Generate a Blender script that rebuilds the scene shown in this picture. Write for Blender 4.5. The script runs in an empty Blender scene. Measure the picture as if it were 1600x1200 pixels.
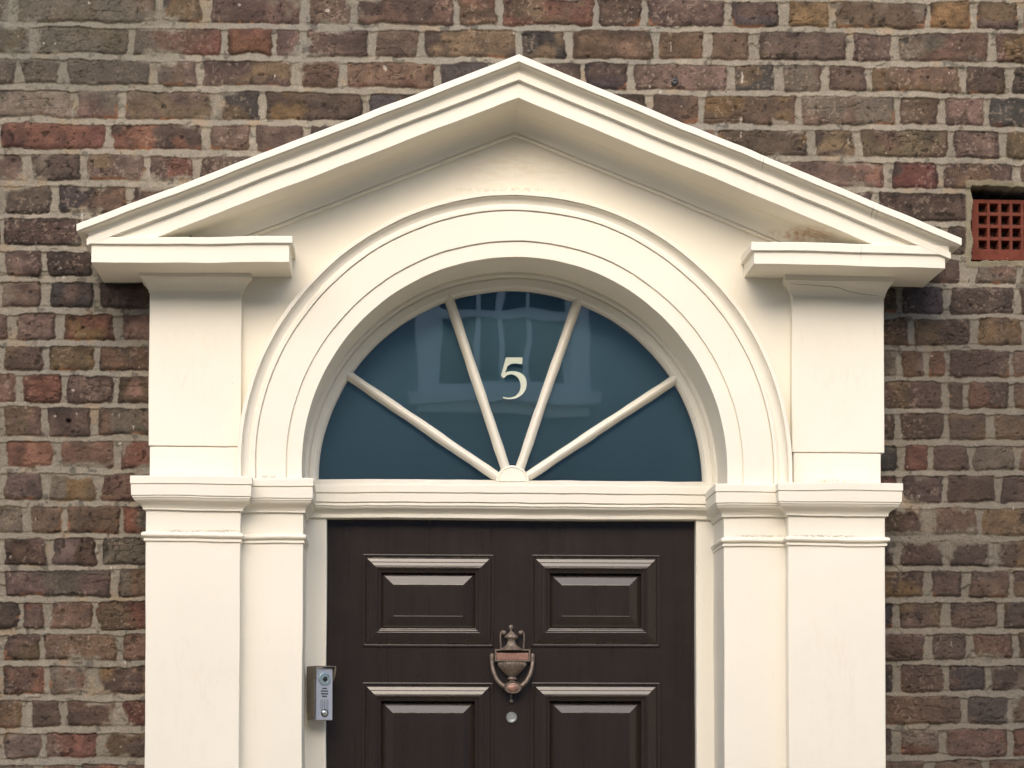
import bpy, bmesh, math, random
import numpy as np
from mathutils import Matrix, Vector

# ------------------------------------------------------------------ camera, sky, sun, exposure
SC = bpy.context.scene
COL = SC.collection
F = 4200.0                                   # focal length in photo pixels (photo 1600 x 1200)
SHX, SHY = -0.00625, 0.293                   # lens shift of the perspective-corrected shot
PPX, PPY = 800 - 1600 * SHX, 600 + 1600 * SHY
CAM = Vector((-0.27, -6.0, 1.55))
ROT = (Matrix.Rotation(math.radians(-2.6), 3, 'Z') @ Matrix.Rotation(math.radians(90 + 1.8), 3, 'X')
       @ Matrix.Rotation(math.radians(0.10), 3, 'Z'))
cd = bpy.data.cameras.new('camera')
cam = bpy.data.objects.new('camera', cd)
COL.objects.link(cam)
cam.matrix_world = Matrix.Translation(CAM) @ ROT.to_4x4()
cd.sensor_fit = 'HORIZONTAL'; cd.sensor_width = 36
cd.lens = 36 * F / 1600
cd.shift_x, cd.shift_y = SHX, SHY
cd.clip_start, cd.clip_end = 0.1, 500
SC.camera = cam

SUN_EL, SUN_AZ = 30.0, 9.0                  # degrees; azimuth: to the left of straight-on
w = bpy.data.worlds.new('World'); SC.world = w
w.use_nodes = True
nt = w.node_tree
sky = nt.nodes.new('ShaderNodeTexSky'); sky.sky_type = 'NISHITA'; sky.sun_disc = False
sky.sun_elevation = math.radians(SUN_EL); sky.sun_rotation = math.radians(180 + SUN_AZ)
sky.air_density = 1.0; sky.dust_density = 3.0; sky.ozone_density = 1.0
bg = nt.nodes['Background']; nt.links.new(sky.outputs[0], bg.inputs[0])
bg.inputs[1].default_value = 0.15
sd = bpy.data.lights.new('sun', 'SUN')
sd.energy = 0.8; sd.angle = math.radians(75); sd.color = (1.0, 0.895, 0.80)
so = bpy.data.objects.new('sun', sd); COL.objects.link(so)
# light travels from upper left front towards the wall (+Y)
dv = Vector((math.sin(math.radians(SUN_AZ)) * math.cos(math.radians(SUN_EL)),
             math.cos(math.radians(SUN_AZ)) * math.cos(math.radians(SUN_EL)),
             -math.sin(math.radians(SUN_EL))))
so.rotation_euler = dv.to_track_quat('-Z', 'Y').to_euler()
so.location = (-3, -6, 8)
SC.view_settings.view_transform = 'Standard'
SC.view_settings.look = 'None'
SC.view_settings.gamma = 1
SC.view_settings.exposure = 1.09
SC.render.engine = 'CYCLES'
SC.cycles.use_denoising = True
SC.cycles.max_bounces = 8
SC.cycles.diffuse_bounces = 5
SC.cycles.transparent_max_bounces = 8


def at(px, py, d):
    """point of the place seen at photo pixel (px, py) on the vertical plane d metres in front of the tympanum"""
    v = ROT @ Vector(((px - PPX) / F, -(py - PPY) / F, -1.0))
    t = (-d - CAM.y) / v.y
    return CAM + v * t


def X(px, py, d): return at(px, py, d).x
def Z(px, py, d): return at(px, py, d).z


# ------------------------------------------------------------------ noise (numpy)
def _h(ix, iz, seed):
    n = (ix.astype(np.int64) * 374761393 + iz.astype(np.int64) * 668265263 + seed * 1442695041) & 0xFFFFFFFF
    n = ((n ^ (n >> 13)) * 1274126177) & 0xFFFFFFFF
    n = ((n ^ (n >> 16)) * 2246822519) & 0xFFFFFFFF
    return ((n ^ (n >> 15)) & 0xFFFFFF) / float(0xFFFFFF)


def vnoise(x, z, seed=0):
    x = np.asarray(x, float); z = np.asarray(z, float)
    ix = np.floor(x); iz = np.floor(z)
    fx = x - ix; fz = z - iz
    ux = fx * fx * fx * (fx * (fx * 6 - 15) + 10); uz = fz * fz * fz * (fz * (fz * 6 - 15) + 10)
    a = _h(ix, iz, seed); b = _h(ix + 1, iz, seed); c = _h(ix, iz + 1, seed); e = _h(ix + 1, iz + 1, seed)
    return (a + (b - a) * ux) * (1 - uz) + (c + (e - c) * ux) * uz


def fbm(x, z, scale, octs=4, seed=0, gain=0.5):
    """noise about 0, roughly -1..1; scale = size of the largest feature in metres"""
    s = 0.0; amp = 1.0; tot = 0.0; f = 1.0 / scale
    for o in range(octs):
        s = s + amp * (vnoise(x * f + 17.3 * o, z * f - 9.1 * o, seed + o * 7) * 2 - 1)
        tot += amp; amp *= gain; f *= 2.03
    return s / tot * 1.6


def sstep(a, b, v):
    t = np.clip((v - a) / (b - a), 0, 1)
    return t * t * (3 - 2 * t)


def wob(P):
    """slight unevenness of old hand-run plaster, the same for every piece so joints stay closed"""
    P = np.asarray(P, float)
    x, y, z = P[:, 0], P[:, 1], P[:, 2]
    q = P.copy()
    q[:, 0] += 0.0011 * fbm(x + y * .7, z, 0.22, 2, 11)
    q[:, 2] += 0.0010 * fbm(x + y * .7, z, 0.17, 2, 23)
    q[:, 2] += 0.0006 * fbm(x + y * .7, z, 0.05, 2, 53)
    q[:, 1] += 0.0009 * fbm(x + y * .5, z, 0.13, 2, 37)
    return q


# ------------------------------------------------------------------ mesh helpers
class MB:
    def __init__(s): s.v = []; s.f = []

    def rows(s, rows, close_u=False, close_v=False):
        """skin a list of equally long rows of points"""
        n = len(rows[0]); b = len(s.v)
        for r in rows: s.v += [tuple(p) for p in r]
        R = len(rows)
        for i in range(R if close_v else R - 1):
            for j in range(n if close_u else n - 1):
                a = b + i * n + j; c = b + i * n + (j + 1) % n
                i2 = (i + 1) % R
                s.f.append((a, c, b + i2 * n + (j + 1) % n, b + i2 * n + j))
        return b

    def poly(s, pts):
        b = len(s.v); s.v += [tuple(p) for p in pts]; s.f.append(tuple(range(b, b + len(pts))))

    def box(s, x0, x1, y0, y1, z0, z1, step=None, dx_bottom=0):
        def lin(a, c):
            n = 1 if not step else max(1, int(abs(c - a) / step))
            return [a + (c - a) * i / n for i in range(n + 1)]
        xs, ys, zs = lin(x0, x1), [y0, y1], lin(z0, z1)
        s.rows([[(x, y0, z) for x in xs] for z in zs])            # front
        s.rows([[(x, y1, z) for x in reversed(xs)] for z in zs])  # back
        s.rows([[(x0, y, z) for y in (y1, y0)] for z in zs])
        s.rows([[(x1, y, z) for y in (y0, y1)] for z in zs])
        s.rows([[(x, y, z1) for x in xs] for y in (y0, y1)])
        s.rows([[(x, y, z0) for x in xs] for y in (y1, y0)])

    def tube(s, pts, rad, n=10, cap=True, sy=1.0):
        pts = [Vector(p) for p in pts]
        rad = rad if isinstance(rad, (list, tuple)) else [rad] * len(pts)
        rows = []; up = None
        for i, p in enumerate(pts):
            t = (pts[min(i + 1, len(pts) - 1)] - pts[max(i - 1, 0)]).normalized()
            if up is None:
                up = Vector((0, -1, 0)) if abs(t.y) < .9 else Vector((0, 0, 1))
            a = t.cross(up).normalized(); b_ = a.cross(t).normalized(); up = b_
            rows.append([p + (a * math.cos(k * 2 * math.pi / n) + b_ * math.sin(k * 2 * math.pi / n) * sy) * rad[i] for k in range(n)])
        s.rows(rows, close_u=True)
        if cap:
            s.poly(rows[0]); s.poly(list(reversed(rows[-1])))

    def lathe(s, prof, origin, axis='z', n=28, sy=1.0, flute=0.0, nf=0):
        """prof = (r, h); axis 'z' stands up, axis 'y' points at the viewer (h forward)"""
        o = Vector(origin); rows = []
        for r, h in prof:
            row = []
            for k in range(n):
                a = 2 * math.pi * k / n
                rr = r * (1 + flute * math.cos(nf * a)) if nf else r
                if axis == 'z': row.append(o + Vector((rr * math.cos(a), rr * math.sin(a) * sy, h)))
                else: row.append(o + Vector((rr * math.cos(a), -h, rr * math.sin(a) * sy)))
            rows.append(row)
        s.rows(rows, close_u=True)
        s.poly(rows[0]); s.poly(list(reversed(rows[-1])))

    def sphere(s, c, r, sx=1, sy=1, sz=1, n=14):
        rows = []
        for i in range(1, n):
            th = math.pi * i / n
            rows.append([(c[0] + sx * r * math.sin(th) * math.cos(2 * math.pi * k / n),
                          c[1] + sy * r * math.sin(th) * math.sin(2 * math.pi * k / n),
                          c[2] + sz * r * math.cos(th)) for k in range(n)])
        s.rows(rows, close_u=True)
        s.poly(rows[0]); s.poly(list(reversed(rows[-1])))

    def build(s, name, mat, parent=None, warp=False, smooth=True, bevel=0, angle=38, wn=True):
        v = np.array(s.v, float)
        if warp: v = wob(v)
        me = bpy.data.meshes.new(name)
        me.from_pydata(v.tolist(), [], s.f)
        bm = bmesh.new(); bm.from_mesh(me)
        bmesh.ops.remove_doubles(bm, verts=bm.verts, dist=2e-5)
        bmesh.ops.recalc_face_normals(bm, faces=bm.faces)
        ny = sum(f.normal.y * f.calc_area() for f in bm.faces); tot = sum(f.calc_area() for f in bm.faces)
        if ny > .02 * tot: bmesh.ops.reverse_faces(bm, faces=bm.faces)   # open shells look towards the street
        bm.to_mesh(me); bm.free()
        o = bpy.data.objects.new(name, me); COL.objects.link(o)
        me.materials.append(mat)
        if smooth:
            me.polygons.foreach_set('use_smooth', [True] * len(me.polygons))
            me.set_sharp_from_angle(angle=math.radians(angle))
        if bevel:
            m = o.modifiers.new('edge', 'BEVEL'); m.width = bevel; m.segments = 2
            m.limit_method = 'ANGLE'; m.angle_limit = math.radians(40); m.harden_normals = False
        if wn and smooth:
            m = o.modifiers.new('normals', 'WEIGHTED_NORMAL'); m.keep_sharp = not bevel; m.weight = 90
        if parent: o.parent = parent
        return o


def thing(name, label, cat, group=None):
    o = bpy.data.objects.new(name, None); COL.objects.link(o)
    o.empty_display_size = .1
    o['label'] = label; o['category'] = cat
    if group: o['group'] = group
    return o


def tag(o, label=None, cat=None, kind=None):
    if label: o['label'] = label
    if cat: o['category'] = cat
    if kind: o['kind'] = kind
    return o


def rnd(prof, r, seg=3):
    """round the corners of a 2-D profile"""
    out = [prof[0]]
    for i in range(1, len(prof) - 1):
        p0, p, p1 = (Vector(q) for q in (prof[i - 1], prof[i], prof[i + 1]))
        a = p0 - p; b = p1 - p
        la, lb = a.length, b.length
        if la < 1e-7 or lb < 1e-7: continue
        cosang = max(-1, min(1, a.dot(b) / la / lb))
        if cosang < -0.93:
            out.append(tuple(p)); continue
        k = min(r, la * .45, lb * .45)
        s0 = p + a / la * k; s1 = p + b / lb * k
        for j in range(seg + 1):
            t = j / seg
            out.append(tuple(s0 * (1 - t) ** 2 + p * 2 * t * (1 - t) + s1 * t * t))
    out.append(prof[-1])
    return out


def arc(p0, p1, c, n=6):
    """elliptic quarter from p0 to p1 whose centre corner is c (axis aligned)"""
    r = []
    for i in range(n + 1):
        a = math.pi / 2 * i / n
        r.append((c[0] + (p0[0] - c[0]) * math.cos(a) + (p1[0] - c[0]) * math.sin(a),
                  c[1] + (p0[1] - c[1]) * math.cos(a) + (p1[1] - c[1]) * math.sin(a)))
    return r


def plan_sweep(mb, base, vec, prof, tilt=0.0, x0=0.0, step=0.025, captop=True, capbot=True):
    """base: plan points (x, y); vec: plan offset at each point for o = 1; prof: (o, z) from top to bottom"""
    cols = []
    for i in range(len(base) - 1):
        b0, b1 = Vector(base[i]), Vector(base[i + 1])
        v0, v1 = Vector(vec[i]), Vector(vec[i + 1])
        n = max(1, int((b1 - b0).length / step))
        for k in range(n + (1 if i == len(base) - 2 else 0)):
            t = k / n
            cols.append((b0.lerp(b1, t), v0.lerp(v1, t)))
    rows = []
    for o, z in prof:
        rows.append([(b.x + v.x * o, b.y + v.y * o, z + tilt * (b.x + v.x * o - x0)) for b, v in cols])
    mb.rows(rows)
    if captop: mb.poly(rows[0])
    if capbot: mb.poly(list(reversed(rows[-1])))


# ------------------------------------------------------------------ materials
def srgb(r, g, b, k=1.0):
    f = lambda c: (c / 255 / 12.92 if c / 255 <= .04045 else ((c / 255 + .055) / 1.055) ** 2.4) * k
    return (f(r), f(g), f(b))


class Nodes:
    def __init__(s, name):
        s.m = bpy.data.materials.new(name); s.m.use_nodes = True
        s.t = s.m.node_tree; s.n = s.t.nodes; s.b = s.n['Principled BSDF']

    def new(s, t, **kw):
        x = s.n.new(t)
        for k, v in kw.items(): setattr(x, k, v)
        return x

    def link(s, a, b): s.t.links.new(a, b)

    def noise(s, scale, detail=4, rough=.55, vec=None, stretch=None):
        if vec is None:
            vec = s.new('ShaderNodeTexCoord').outputs['Object']
        if stretch:
            mp = s.new('ShaderNodeMapping'); mp.inputs['Scale'].default_value = stretch
            s.link(vec, mp.inputs[0]); vec = mp.outputs[0]
        t = s.new('ShaderNodeTexNoise')
        t.inputs['Scale'].default_value = scale; t.inputs['Detail'].default_value = detail
        t.inputs['Roughness'].default_value = rough
        s.link(vec, t.inputs['Vector'])
        return t.outputs['Fac']

    def ramp(s, fac, stops):
        r = s.new('ShaderNodeValToRGB')
        e = r.color_ramp.elements
        while len(e) < len(stops): e.new(.5)
        for i, (p, c) in enumerate(stops):
            e[i].position = p; e[i].color = (*c, 1)
        s.link(fac, r.inputs[0]); return r.outputs[0]

    def mix(s, fac, a, b, mode='MIX'):
        x = s.new('ShaderNodeMix', data_type='RGBA', blend_type=mode)
        for sock, v in ((x.inputs[0], fac), (x.inputs[6], a), (x.inputs[7], b)):
            if hasattr(v, 'links'): s.link(v, sock)
            else: sock.default_value = v if isinstance(v, float) else (*v, 1)
        return x.outputs[2]

    def bump(s, h, strength=.3, dist=.001, prev=None):
        b = s.new('ShaderNodeBump'); b.inputs['Strength'].default_value = strength
        b.inputs['Distance'].default_value = dist
        s.link(h, b.inputs['Height'])
        if prev is not None: s.link(prev, b.inputs['Normal'])
        return b.outputs[0]

    def done(s, color=None, rough=None, normal=None, metal=0.0, spec=None):
        for key, v in (('Base Color', color), ('Roughness', rough), ('Normal', normal), ('Metallic', metal), ('Specular IOR Level', spec)):
            if v is None: continue
            k = s.b.inputs[key]
            if hasattr(v, 'links'): s.link(v, k)
            else: k.default_value = (*v, 1) if isinstance(v, tuple) else v
        return s.m


def paint_material(name, base, stain, rough=.5, marks=False):
    n = Nodes(name)
    big = n.noise(3.2, 4, .6)
    c = n.ramp(big, [(.30, tuple(x * .965 for x in base)), (.72, tuple(min(.9, x * 1.02) for x in base))])
    # thin weather streaks and grime spots with a shape of their own
    streak = n.noise(14, 5, .65, stretch=(3.0, 3.0, .55))
    c = n.mix(n.ramp(streak, [(.60, (0, 0, 0)), (.82, (.22, .22, .22))]), c, stain)
    spots = n.noise(95, 3, .5)
    c = n.mix(n.ramp(spots, [(.735, (0, 0, 0)), (.79, (.35, .35, .35))]), c, tuple(x * .55 for x in stain))
    if marks:
        def mark(px, py, d, rad, scale, lo, hi, col, amount, seed_stretch=(1, 1, 1)):
            # a stain round one spot of the plaster, broken up by noise
            p = at(px, py, d)
            tc = n.new('ShaderNodeTexCoord').outputs['Object']
            mp = n.new('ShaderNodeMapping'); mp.vector_type = 'POINT'
            mp.inputs['Location'].default_value = (-p.x / rad[0], -p.y / rad[1], -p.z / rad[2])
            mp.inputs['Scale'].default_value = (1 / rad[0], 1 / rad[1], 1 / rad[2])
            n.link(tc, mp.inputs[0])
            ln = n.new('ShaderNodeVectorMath', operation='LENGTH'); n.link(mp.outputs[0], ln.inputs[0])
            near = n.ramp(ln.outputs['Value'], [(.35, (1, 1, 1)), (1.0, (0, 0, 0))])
            nz = n.ramp(n.noise(scale, 5, .65, None, seed_stretch), [(lo, (0, 0, 0)), (hi, (amount, amount, amount))])
            f = n.mix(1.0, near, nz, 'MULTIPLY')
            return lambda c: n.mix(f, c, col)
        brown, grey = (.42, .22, .09), (.20, .17, .13)
        for mk in (
            mark(1300, 366, .05, (.12, .12, .022), 60, .36, .62, brown, .75),
            mark(1245, 366, .03, (.10, .08, .018), 90, .42, .66, brown, .7),
            mark(290, 830, .06, (.075, .03, .0045), 130, .44, .60, grey, .75, (1, 1, 2.5)),
            mark(350, 830, .06, (.05, .03, .0045), 150, .42, .58, grey, .75, (1, 1, 2.5)),
            mark(1185, 838, .02, (.075, .03, .0045), 130, .42, .60, grey, .7, (1, 1, 2.5)),
            mark(1290, 838, .06, (.11, .03, .0045), 130, .42, .60, grey, .75, (1, 1, 2.5)),
            mark(1300, 752, .03, (.11, .04, .010), 110, .44, .66, (.36, .30, .19), .7),
            mark(420, 745, .03, (.05, .04, .006), 140, .46, .62, grey, .6),
            mark(300, 741, .03, (.09, .04, .006), 120, .48, .66, grey, .5),
            mark(800, 297, .0, (.16, .03, .008), 90, .45, .66, (.42, .30, .20), .6),
            mark(1191, 256, .18, (.0016, .08, .018), 40, .30, .45, grey, .55),
            mark(1186, 250, .18, (.0011, .08, .014), 40, .30, .45, grey, .5),
            mark(1362, 332, .18, (.0016, .08, .020), 40, .30, .45, grey, .6),
            mark(1369, 334, .18, (.0010, .08, .016), 40, .30, .45, grey, .5),
            mark(1345, 395, .17, (.0014, .03, .024), 40, .30, .45, grey, .35),
            mark(800, 262, .0, (.20, .03, .05), 22, .45, .72, (.60, .47, .30), .45, (1, 1, 4)),
            mark(1310, 600, .02, (.10, .03, .16), 30, .50, .75, (.60, .50, .36), .22, (2.5, 1, .8)),
            mark(300, 560, .02, (.10, .03, .14), 30, .50, .75, (.60, .50, .36), .22, (2.5, 1, .8)),
            mark(1300, 1080, .06, (.12, .03, .20), 26, .50, .75, (.58, .49, .36), .20, (2, 1, .7)),
            mark(300, 1080, .06, (.12, .03, .20), 26, .50, .75, (.58, .49, .36), .20, (2, 1, .7)),
        ): c = mk(c)
    nm = n.bump(n.noise(55, 5, .6), .24, .0012)
    nm = n.bump(n.noise(420, 3, .6), .12, .0005, nm)
    return n.done(c, rough, nm, spec=.35)


M = {}
M['cream'] = paint_material('cream_paint', (.775, .735, .632), (.56, .48, .34), .55, True)
M['frame'] = paint_material('joinery_paint', (.76, .728, .635), (.56, .50, .40), .4)


M['crevice'] = None


def door_material():
    n = Nodes('dark_door_paint')
    tc = n.new('ShaderNodeTexCoord').outputs['Object']
    grain = n.noise(9, 4, .5, tc, (9, 9, .5))
    c = n.ramp(grain, [(.3, (.0220, .0152, .0118)), (.7, (.0262, .0188, .0150))])
    blot = n.noise(5, 3, .5, tc)
    c = n.mix(n.ramp(blot, [(.45, (0, 0, 0)), (.75, (.22, .22, .22))]), c, (.024, .0195, .0155))
    nm = n.bump(n.noise(26, 5, .6, tc, (5, 5, .6)), .045, .0010)
    nm = n.bump(n.noise(240, 3, .5, tc), .06, .0004, nm)
    nm = n.bump(n.noise(30, 5, .65, tc, (.5, .5, 7)), .22, .0010, nm)
    r = n.ramp(n.noise(18, 4, .6, tc), [(.3, (.15, .15, .15)), (.75, (.24, .24, .24))])
    n.done(c, r, nm, spec=.5)
    n.b.inputs['Coat Weight'].default_value = .22; n.b.inputs['Coat Roughness'].default_value = .13
    return n.m


M['door'] = door_material()


def metal_material(name, c0, c1, rough=.45, metal=.85, sc=160):
    n = Nodes(name)
    c = n.ramp(n.noise(sc, 5, .6), [(.35, c0), (.68, c1)])
    nm = n.bump(n.noise(sc * 3, 3, .6), .2, .0005)
    return n.done(c, rough, nm, metal)


M['bronze'] = metal_material('aged_bronze', (.115, .088, .068), (.205, .163, .132), .46, .4)
M['copper'] = metal_material('rubbed_copper', (.215, .118, .088), (.30, .168, .128), .45, .3)
M['chrome'] = metal_material('brushed_steel', (.5, .52, .5), (.68, .7, .66), .3, .9)
M['silver'] = metal_material('intercom_silver', (.42, .45, .52), (.50, .53, .60), .42, .35, 300)
M['hood'] = metal_material('intercom_bronze', (.24, .205, .165), (.34, .30, .245), .38, .45, 120)
M['black'] = metal_material('black_plastic', (.01, .011, .012), (.02, .02, .022), .35, 0, 80)
M['number'] = metal_material('number_vinyl', (.50, .56, .46), (.57, .62, .52), .5, 0, 90)
M['teal'] = metal_material('lens_ring', (.23, .32, .36), (.36, .46, .50), .3, .3, 200)


def terracotta():
    n = Nodes('terracotta')
    c = n.ramp(n.noise(60, 5, .65), [(.3, (.095, .024, .014)), (.7, (.155, .042, .026))])
    c = n.mix(n.ramp(n.noise(330, 3, .5), [(.70, (0, 0, 0)), (.76, (.5, .5, .5))]), c, (.45, .36, .30))
    return n.done(c, .8, n.bump(n.noise(260, 4, .6), .5, .001), spec=.2)


M['terracotta'] = terracotta()


def brick_material():
    n = Nodes('weathered_brickwork')
    at_ = n.new('ShaderNodeVertexColor'); at_.layer_name = 'Col'
    f1 = n.noise(330, 5, .7)
    c = n.mix(1.0, at_.outputs[0], n.ramp(f1, [(.28, (.62, .61, .605)), (.72, (1.36, 1.36, 1.36))]), 'MULTIPLY')
    f2 = n.noise(900, 2, .6)
    nm = n.bump(f1, .55, .0022)
    nm = n.bump(f2, .3, .0008, nm)
    return n.done(c, .88, nm, spec=.25)


M['brick'] = brick_material()


def simple(name, c0, c1, sc, rough=.8, bump=.3):
    n = Nodes(name)
    c = n.ramp(n.noise(sc, 5, .6), [(.3, c0), (.7, c1)])
    return n.done(c, rough, n.bump(n.noise(sc * 6, 4, .6), bump, .002))


M['crevice'] = simple('dirty_crevice', (.32, .28, .21), (.45, .40, .31), 60)
M['paving'] = simple('stone_paving', (.60, .45, .265), (.68, .52, .32), 3)
M['asphalt'] = simple('asphalt', (.26, .215, .15), (.31, .26, .19), 12)
M['render'] = simple('stucco_render', (.15, .19, .235), (.20, .24, .285), 2)
M['white'] = simple('white_joinery', (.72, .73, .72), (.80, .81, .80), 6, .5)
M['dark_room'] = simple('dark_room', (.012, .014, .016), (.02, .022, .024), 4)
M['glass_backing'] = simple('teal_backing', (.36, .60, .74), (.39, .63, .77), 5, .9, .1)  # colour of the added sheet behind the fanlight, in place of reflected blue
M['roof'] = simple('slate', (.07, .075, .085), (.11, .115, .125), 9)


def glass_material(name='glass', ior=2.35):
    m = bpy.data.materials.new(name); m.use_nodes = True
    t = m.node_tree; t.nodes.clear()
    o = t.nodes.new('ShaderNodeOutputMaterial'); mx = t.nodes.new('ShaderNodeMixShader')
    fr = t.nodes.new('ShaderNodeFresnel'); fr.inputs['IOR'].default_value = ior
    tr = t.nodes.new('ShaderNodeBsdfTransparent'); tr.inputs[0].default_value = (.90, .95, .94, 1)
    gl = t.nodes.new('ShaderNodeBsdfGlossy'); gl.inputs['Roughness'].default_value = .012
    nz = t.nodes.new('ShaderNodeTexNoise'); nz.inputs['Scale'].default_value = 7; nz.inputs['Detail'].default_value = 1
    tc = t.nodes.new('ShaderNodeTexCoord'); t.links.new(tc.outputs['Object'], nz.inputs['Vector'])
    bp = t.nodes.new('ShaderNodeBump'); bp.inputs['Strength'].default_value = .12; bp.inputs['Distance'].default_value = .002
    t.links.new(nz.outputs['Fac'], bp.inputs['Height']); t.links.new(bp.outputs[0], gl.inputs['Normal'])
    t.links.new(fr.outputs[0], mx.inputs[0]); t.links.new(tr.outputs[0], mx.inputs[1]); t.links.new(gl.outputs[0], mx.inputs[2])
    t.links.new(mx.outputs[0], o.inputs[0])
    return m


M['glass'] = glass_material()

# ------------------------------------------------------------------ ground and the street behind the photographer
D_BRICK, D_PIL, D_OUT, D_INN = -0.07, 0.022, 0.06, 0.02
D_JAMB, D_DOOR, D_GLASS = -0.175, -0.205, -0.195

g = MB(); g.rows([[(-40, .30, 0), (40, .30, 0)], [(-40, -1.75, 0), (40, -1.75, 0)], [(-40, -1.75, -.12), (40, -1.75, -.12)]])
tag(g.build('pavement', M['paving'], smooth=False), kind='structure')
g = MB(); g.poly([(-60, -60, -.118), (60, -60, -.118), (60, -1.75, -.118), (-60, -1.75, -.118)])
tag(g.build('road', M['asphalt'], smooth=False), kind='structure')
g = MB(); g.rows([[(-40, -6.45, -.118), (40, -6.45, -.118)], [(-40, -6.45, 0), (40, -6.45, 0)], [(-40, -9.0, 0), (40, -9.0, 0)]])
tag(g.build('pavement', M['paving'], smooth=False), kind='structure')

# ------------------------------------------------------------------ brick wall
random.seed(5)
CODES = {
    'm': (107, 90, 82), 'd': (87, 74, 67), 'k': (72, 68, 67), 'r': (119, 84, 71), 'c': (108, 71, 64), 'b': (109, 89, 75),
    'o': (112, 96, 76), 'y': (130, 107, 75), 'g': (116, 108, 96), 'p': (130, 104, 92)}
LEFT_Y = [38, 88, 136, 188, 236, 285, 337, 387, 436, 486, 536, 582, 632, 685, 735, 786, 836, 887, 936, 987, 1037, 1089, 1140, 1190]
RIGHT_Y = [49, 101, 149, 201, 251, 298, 351, 403, 446, 494, 543, 593, 643, 691, 740, 790, 840, 889, 937, 986, 1035, 1085, 1135, 1184]
COURSES = [
    "20go 250y 322d 477m 553b 712b 781r 932d 1007m 1138k 1226k 1301o 1450y 1522m",
    "50go 204c 351r 428m 475d 582m 658d 811k 890b 1025o 1105b 1178m 1327m 1399b 1550b",
    "100m 238m 312m 462b 536b 684k 770d 911k 986m 1142k 1217m 1290m 1358o 1505b",
    "116m 190o 340k 411d 572k 700d 860d 1015d 1096b 1249b 1403b 1473m 1543k",
    "-5r 170r 322m 396y 480d 620m 760d 900d 1040d 1120d 1270o 1341o 1486m 1567o",
    "43d 131m 229c 307d 460m 600d 760m 900d 1050m 1230m 1388c 1470o 1590b",
    "3m 85k 202d 330m 480d 1100d 1230d 1368d 1517m",
    "3d 133d 260m 1300m 1400d 1475d 1517m",
    "3m 70k 150d 1350d 1420d 1508g 1520m 1593g",
    "-2m 71k 152d 260m 1300d 1405k 1479d 1590d",
    "20m 94r 185p 260m 1300o 1424d 1522b 1600b",
    "2m 72o 151o 260m 1330g 1406m 1447r 1480d 1580b",
    "30r 100b 181p 260m 1300d 1476d 1509d 1580b",
    "2m 70m 148b 260m 1330d 1403d 1477d 1547b",
    "4r 90b 183m 260m 1330k 1407r 1456d 1518d 1590b",
    "2m 72g 154b 260m 1330d 1406d 1477d 1560d",
    "42b 100o 190r 260m 1300d 1450b 1530d",
    "2m 77m 156g 260m 1330k 1403m 1479d 1551d",
    "2m 179b 260m 1330d 1450m 1510b 1582d",
    "33r 74p 149r 260m 1330k 1402o 1478b 1564d",
    "2m 66o 187p 260m 1330m 1450d 1516r 1587d",
    "2r 74p 147y 260m 1330k 1402d 1479k 1544d",
    "42m 100b 186c 260m 1330b 1508k 1579o",
    "2m 68r 159o 260m 1330k 1401g 1472p 1579r",
    "60b 120r 190b 260m 1330m 1450b 1540p",
]
XL0 = X(60, 600, D_BRICK); XR0 = X(1500, 600, D_BRICK)
zl = [Z(60, y, D_BRICK) for y in LEFT_Y]; zr = [Z(1500, y, D_BRICK) for y in RIGHT_Y]
PITCH = (zl[0] - zl[-1]) / (len(zl) - 1)
# bed joints, bottom to top, measured ones in the middle
n_below = int((zl[-1] + .2) / PITCH) + 1
n_above = 18
zl = [zl[0] + PITCH * (n_above - i) for i in range(n_above)] + zl + [zl[-1] - PITCH * (i + 1) for i in range(n_below)]
zr = [zr[0] + PITCH * (n_above - i) for i in range(n_above)] + zr + [zr[-1] - PITCH * (i + 1) for i in range(n_below)]
KINDS = 'mmdbmodrbmkmgbpd'


def course_list():
    out = []
    ST, HD = .152 * 1.0, .076 * 1.0
    for k in range(len(zl) - 1):                # course k lies between joint k (top) and k + 1 (bottom)
        i = k - n_above + 1                     # index in COURSES
        rng = random.Random(k * 31 + 5)
        if 0 <= i < len(COURSES):
            js, cs = [], []
            ymid = 38 + (i - .5) * 50.2
            for w_ in COURSES[i].split():
                p = 0
                while w_[p] in '-0123456789': p += 1
                js.append(X(float(w_[:p]), ymid, D_BRICK)); cs.append(w_[p:])
        else:
            x = -1.2 + rng.random() * .2; js, cs = [], []
            while x < 1.3:
                js.append(x); cs.append(rng.choice(KINDS)); x += rng.choice([.107, .215])
        # past the frame: stretchers and headers alternate
        x = js[-1]; t = rng.randint(0, 1)
        while x < 3.9:
            x += (.215 if t else .107) + rng.uniform(-.006, .006); t = 1 - t; js.append(x); cs.append(rng.choice(KINDS))
        x = js[0]; t = rng.randint(0, 1)
        while x > -3.9:
            x -= (.215 if t else .107) + rng.uniform(-.006, .006); t = 1 - t; js.insert(0, x); cs.insert(0, rng.choice(KINDS))
        out.append((np.array(js), cs))
    return out


def axis(a0, a1, fine, lo, hi, coarse):
    b0, b1 = max(lo, a0 - .7), min(hi, a1 + .7)                    # medium steps just past the frame, coarse ones beyond
    return np.concatenate([np.arange(lo, b0, coarse), np.arange(b0, a0, .0055), np.arange(a0, a1, fine), np.arange(a1, b1, .0055),
                           np.arange(b1, hi + coarse, coarse)])


def rake_z(x):
    xa = X(811, 85, .2)
    return np.where(x < xa, Z(811, 85, .2) + (x - xa) * .382, Z(811, 85, .2) - (x - xa) * .4125)


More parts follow.
